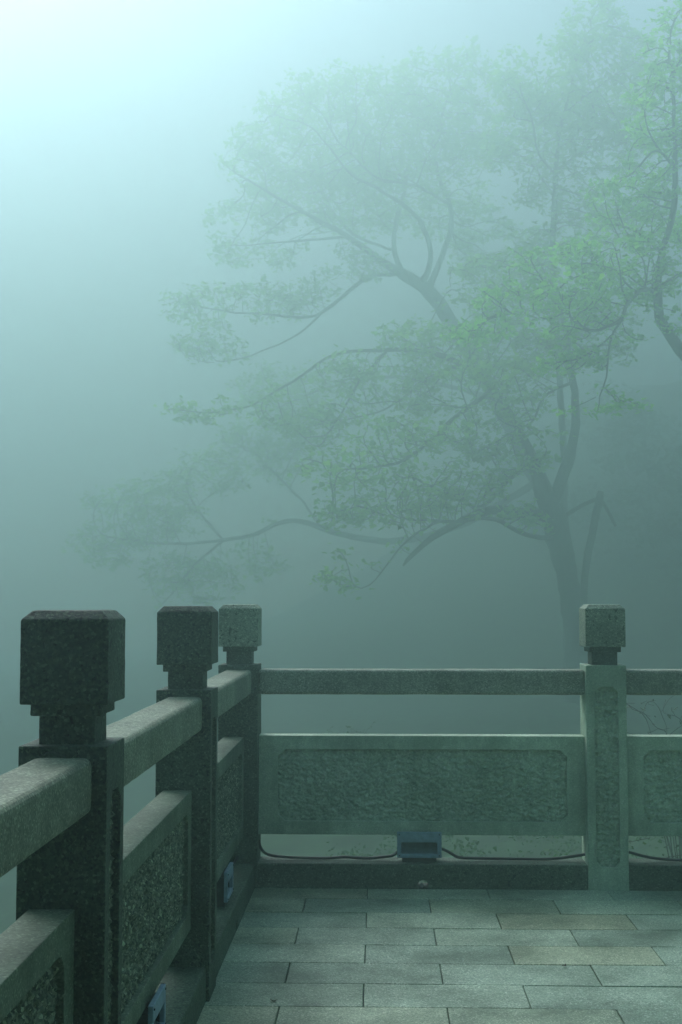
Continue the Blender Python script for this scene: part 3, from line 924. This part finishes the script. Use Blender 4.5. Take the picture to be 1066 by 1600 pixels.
# near tree leaning in from the right
make_tree('maple_tree', 'nearest bright green tree leaning in from the right edge', 4, 15.5,
    [(1215, 1180, 70), (1190, 950, 60), (1160, 740, 52), (1112, 610, 36), (1066, 548, 32), (1036, 508, 28), (1026, 450, 22), (1034, 400, 20), (1052, 330, 16), (1056, 250, 12), (1050, 150, 7), (1046, 60, 3)],
    [[(1030, 460, 18), (1006, 452, 14, -.4), (986, 464, 12, -.6), (970, 500, 9, -.9), (955, 524, 6, -1), (948, 570, 4.5, -1.1), (943, 606, 4, -1.2), (915, 628, 2.5, -1.3), (888, 640, 2, -1.3)],
     [(943, 606, 3, -1.2), (972, 620, 2.5, -1), (1002, 634, 2, -.9)],
     [(970, 500, 8, -.9), (946, 512, 8, -1), (920, 520, 7, -1.1), (904, 508, 6, -1.1), (884, 486, 4, -1.2), (874, 452, 2, -1.2)],
     [(946, 530, 4, -1), (915, 554, 4, -1.2), (872, 568, 3, -1.3), (850, 575, 2, -1.4)],
     [(1034, 400, 12), (1012, 372, 9, .4), (986, 356, 8, .5), (960, 350, 6, .6), (934, 334, 4, .7), (918, 308, 2, .7)],
     [(1000, 362, 5, .4), (975, 380, 4, .2), (955, 394, 3, 0), (900, 420, 2, 0)],
     [(1026, 450, 14), (1060, 430, 10, .6), (1110, 400, 7, 1), (1160, 380, 4, 1.2)],
     [(1056, 260, 8), (1020, 220, 5, -.5), (1000, 160, 3, -.8)],
     [(920, 520, 4, -1.1), (860, 500, 3, -1.2), (800, 490, 2, -1.2)]],
    [(945, 410, 105, 50, -.4), (880, 480, 90, 60, -1), (985, 335, 85, 45, .4), (1010, 430, 50, 50, 0), (895, 565, 60, 20, -1.2), (945, 632, 52, 7, -1.2), (1052, 90, 44, 80), (1040, 230, 60, 70), (840, 420, 55, 36, -.6), (790, 480, 55, 40, -1), (1120, 350, 80, 80, .8), (1040, 180, 60, 90), (1062, 30, 40, 40), (1000, 300, 70, 40), (1000, 530, 36, 10, -.8), (1060, 500, 30, 20, -.5), (735, 520, 40, 22, -1)],
    60, 0.052, M_LEAF_NEAR, per_tip=19, per_node=4, spread=0.065, kill=0.2, step=0.14, infl=1.3)

# broken leaning stem by the maple
bt = Tree(9)
bp_ = limb_px([(914, 1010, 26), (912, 930, 20), (922, 850, 18), (937, 778, 19), (939, 768, 17)], 18.5)
bt.limb(rooted(bp_), root=True, wob=0.015)
bt.limb(limb_px([(936, 780, 13), (912, 788, 12, .1), (886, 804, 11, .3)], 18.5), wob=0.01)
bt.limb(limb_px([(938, 774, 13), (950, 796, 11, -.1), (962, 822, 8, -.2)], 18.5), wob=0.01)
bt.radii()
bo = empty('broken_tree', (bp_[0][0], bp_[0][1], ground_z(bp_[0][0], bp_[0][1])))
tag(bo, 'leafless broken stem with a snapped hanging top beside the forked maple', 'tree')
q = bt.tubes(lambda r: True, 'trunk', M_BARK, bo)
q.matrix_parent_inverse = Matrix.Translation(-Vector(bo.location))

# dim trees further up the hillside on the right
far = [(1010, 27.0, 13, 640, 'dim tree far back on the hillside, right of the broken stem', 21),
       (1100, 24.0, 16, 680, 'dim tree far back at the right edge of the fog', 22),
       (965, 31.0, 11, 600, 'faintest tree of the hillside, just right of the forked maple', 23)]
for px, Y, w, top, lab, sd in far:
    make_tree('hillside_tree', lab, sd, Y,
        [(px, 1010, w * 1.4), (px - 4, 900, w), (px + 6, 780, w * .8), (px - 2, top + 60, w * .5), (px, top, w * .2)],
        [[(px, 880, w * .5), (px - 50, 830, w * .3, .5), (px - 100, 810, w * .15, .8)], [(px, 840, w * .5), (px + 50, 790, w * .3, -.5), (px + 95, 770, w * .15, -.8)], [(px, 780, w * .4), (px - 50, 720, w * .2, -.6)]],
        [(px, top + 70, 80, 70), (px - 70, 800, 70, 50, .5), (px + 70, 770, 70, 50, -.5), (px, 880, 90, 40)],
        120, 0.12, M_LEAF_DARK, per_tip=9, per_node=4, spread=0.15, kill=0.4, step=0.3, infl=2.5, group='dim hillside trees')

# ------------------------------------------------------------------ low plants and shrubs
def shrub(name, label, x, y, h, n, spread, leaf, mat, seed, leaves=3.0, group='plants below the terrace', cat='shrub'):
    rs = np.random.RandomState(seed)
    t = Tree(seed)
    z = ground_z(x, y) - 0.03
    for k in range(n):
        a = rs.uniform(0, 2 * np.pi); s = spread * rs.uniform(0.3, 1.0); hh = h * rs.uniform(0.6, 1.0)
        bx, by = x + math.cos(a) * 0.06, y + math.sin(a) * 0.06
        pts = [(bx, by, z, 0.008), (bx + math.cos(a) * s * 0.35, by + math.sin(a) * s * 0.35, z + hh * 0.5, 0.006), (bx + math.cos(a) * s, by + math.sin(a) * s, z + hh, 0.003)]
        t.limb(pts, step=0.08, root=True, wob=0.008)
    A = np.stack([rs.normal(x, spread * 0.6, n * 14), rs.normal(y, spread * 0.6, n * 14), z + h * rs.uniform(0.35, 1.1, n * 14)], 1)
    t.colonise(A, step=0.07, kill=0.08, infl=0.5, iters=25)
    t.radii(tip=0.003)
    root = empty(name, (x, y, z))
    tag(root, label, cat, group)
    inv = Matrix.Translation((-x, -y, -z))
    ps = [t.tubes(lambda r: True, 'stems', M_BARK, root)]
    P = t.leaf_points(leaves, leaves * 0.25, 0.03, 0.02)
    if len(P):
        ps.append(obj('leaves', leaves_mesh('leaves', P, leaf, rs), mat, root))
    for p in ps: p.matrix_parent_inverse = inv
    return root

p = at(1066, 1120, 14.0)
shrub('twiggy_shrub', 'bare twiggy shrub behind the handrail at the right edge', p.x, p.y, 2.1, 14, 0.8, 0.04, M_LEAF_DARK, 31, 0.6)
p = at(505, 1312, 9.6)
shrub('leafy_plant', 'low leafy green plant seen through the gap left of the far step light', p.x, p.y, 0.5, 7, 0.3, 0.04, M_LEAF_MID, 32, 5)
p = at(558, 1110, 24.0)
shrub('sapling', 'faint leafy sapling seen below the handrail left of centre', p.x, p.y, 1.9, 5, 0.6, 0.05, M_LEAF_MID, 33, 3)
p = at(780, 1312, 10.0)
shrub('leafy_plant', 'low dark plant seen through the gap right of the far step light', p.x, p.y, 0.45, 5, 0.4, 0.035, M_LEAF_MID, 34, 3)
p = at(1010, 1320, 9.0)
shrub('twiggy_plant', 'thin bare twigs in the gap under the right-hand panel', p.x, p.y, 0.55, 4, 0.5, 0.05, M_LEAF_DARK, 35, 0.15)

# ground cover: uncountable low leaves on the bank
rs = np.random.RandomState(77)
gp = []
while len(gp) < 16000:
    x, y = rs.uniform(-0.9, 9), 7.0 + 17 * rs.uniform(0, 1) ** 1.4
    if mnoise.noise(Vector((x * 0.8, y * 0.8, 2.0))) + rs.uniform(-0.3, 0.3) > -0.05:
        gp.append((x, y, ground_z(x, y) + rs.uniform(0.0, 0.10)))
gc = obj('ground_cover', leaves_mesh('ground_cover', np.array(gp), 0.06, rs, 0.8), M_LEAF_MID)
tag(gc, 'low leafy ground cover on the bank behind the far railing', 'ground cover', kind='stuff')

# ------------------------------------------------------------------ small things on the terrace
def litter(x, y, rz, label):
    bm = bmesh.new()
    n = 9
    vs = []
    for i in range(n):
        t = 2 * math.pi * i / n
        r_ = 0.009 * (1 + 0.25 * math.sin(3 * t))
        vs.append(bm.verts.new((r_ * 1.5 * math.cos(t), r_ * 0.7 * math.sin(t), 0.0045 + 0.004 * math.cos(2 * t))))
    c = bm.verts.new((0, 0, 0.003))
    for i in range(n): bm.faces.new((vs[i], vs[(i + 1) % n], c))
    bmesh.ops.solidify(bm, geom=list(bm.faces), thickness=0.0012)
    o = obj('fallen_leaf', bm_mesh('fallen_leaf', bm), M_LITTER, None, (x, y, 0.003))
    o.rotation_euler = (0, 0, rz)
    tag(o, label, 'leaf', 'fallen leaves')
def on_floor(px, py):
    d = CAM_R @ Vector(((px - 533.0) / FPX, (800.0 - py) / FPX, -1.0))
    k = -EYE / d.z
    return d.x * k, d.y * k
x, y = on_floor(428, 1566); litter(x, y, 0.1, 'small dark fallen leaf on the paving at the lower left')
x, y = on_floor(882, 1511); litter(x, y, 0.9, 'tiny dark fallen leaf on the paving at the right')
bm = bmesh.new()
bmesh.ops.create_icosphere(bm, subdivisions=2, radius=0.014)
for v in bm.verts:
    v.co = Vector((v.co.x * 0.7, v.co.y * 0.9, v.co.z)) * (1 + 0.3 * mnoise.noise(v.co * 60))
o = obj('pebble', bm_mesh('pebble', bm), M_PALE, None, (CX + S / 2 + 0.002, CY - 0.07, 0.013), True)
tag(o, 'small pale pebble lodged in the drain hole of the far plinth', 'pebble')

# ------------------------------------------------------------------ haze
ztop = 0.0
dg = bpy.context.evaluated_depsgraph_get()
for o in SC.objects:
    if o.type == 'MESH':
        for c in o.bound_box:
            ztop = max(ztop, (o.matrix_world @ Vector(c)).z)
m = bpy.data.materials.new('haze')
m.use_nodes = True
nt = m.node_tree
nt.nodes.clear()
mo = nt.nodes.new('ShaderNodeOutputMaterial')
pv = nt.nodes.new('ShaderNodeVolumePrincipled')
pv.inputs['Color'].default_value = (*HAZE_COLOR, 1)
pv.inputs['Density'].default_value = HAZE_DENSITY
pv.inputs['Anisotropy'].default_value = HAZE_G
pv.inputs['Density Attribute'].default_value = ''
nt.links.new(pv.outputs['Volume'], mo.inputs['Volume'])
bm = bmesh.new()
bmesh.ops.create_cube(bm, size=1.0)
x0, x1, y0, y1, z0, z1 = -114, 114, -44, 146, ZMIN - 1.0, ztop + 0.6
for v in bm.verts:
    v.co = Vector((x0 if v.co.x < 0 else x1, y0 if v.co.y < 0 else y1, z0 if v.co.z < 0 else z1))
hz = obj('haze', bm_mesh('haze', bm), m)
tag(hz, 'even pale green fog filling the air of the whole place', kind='stuff')
print('haze top', z1)
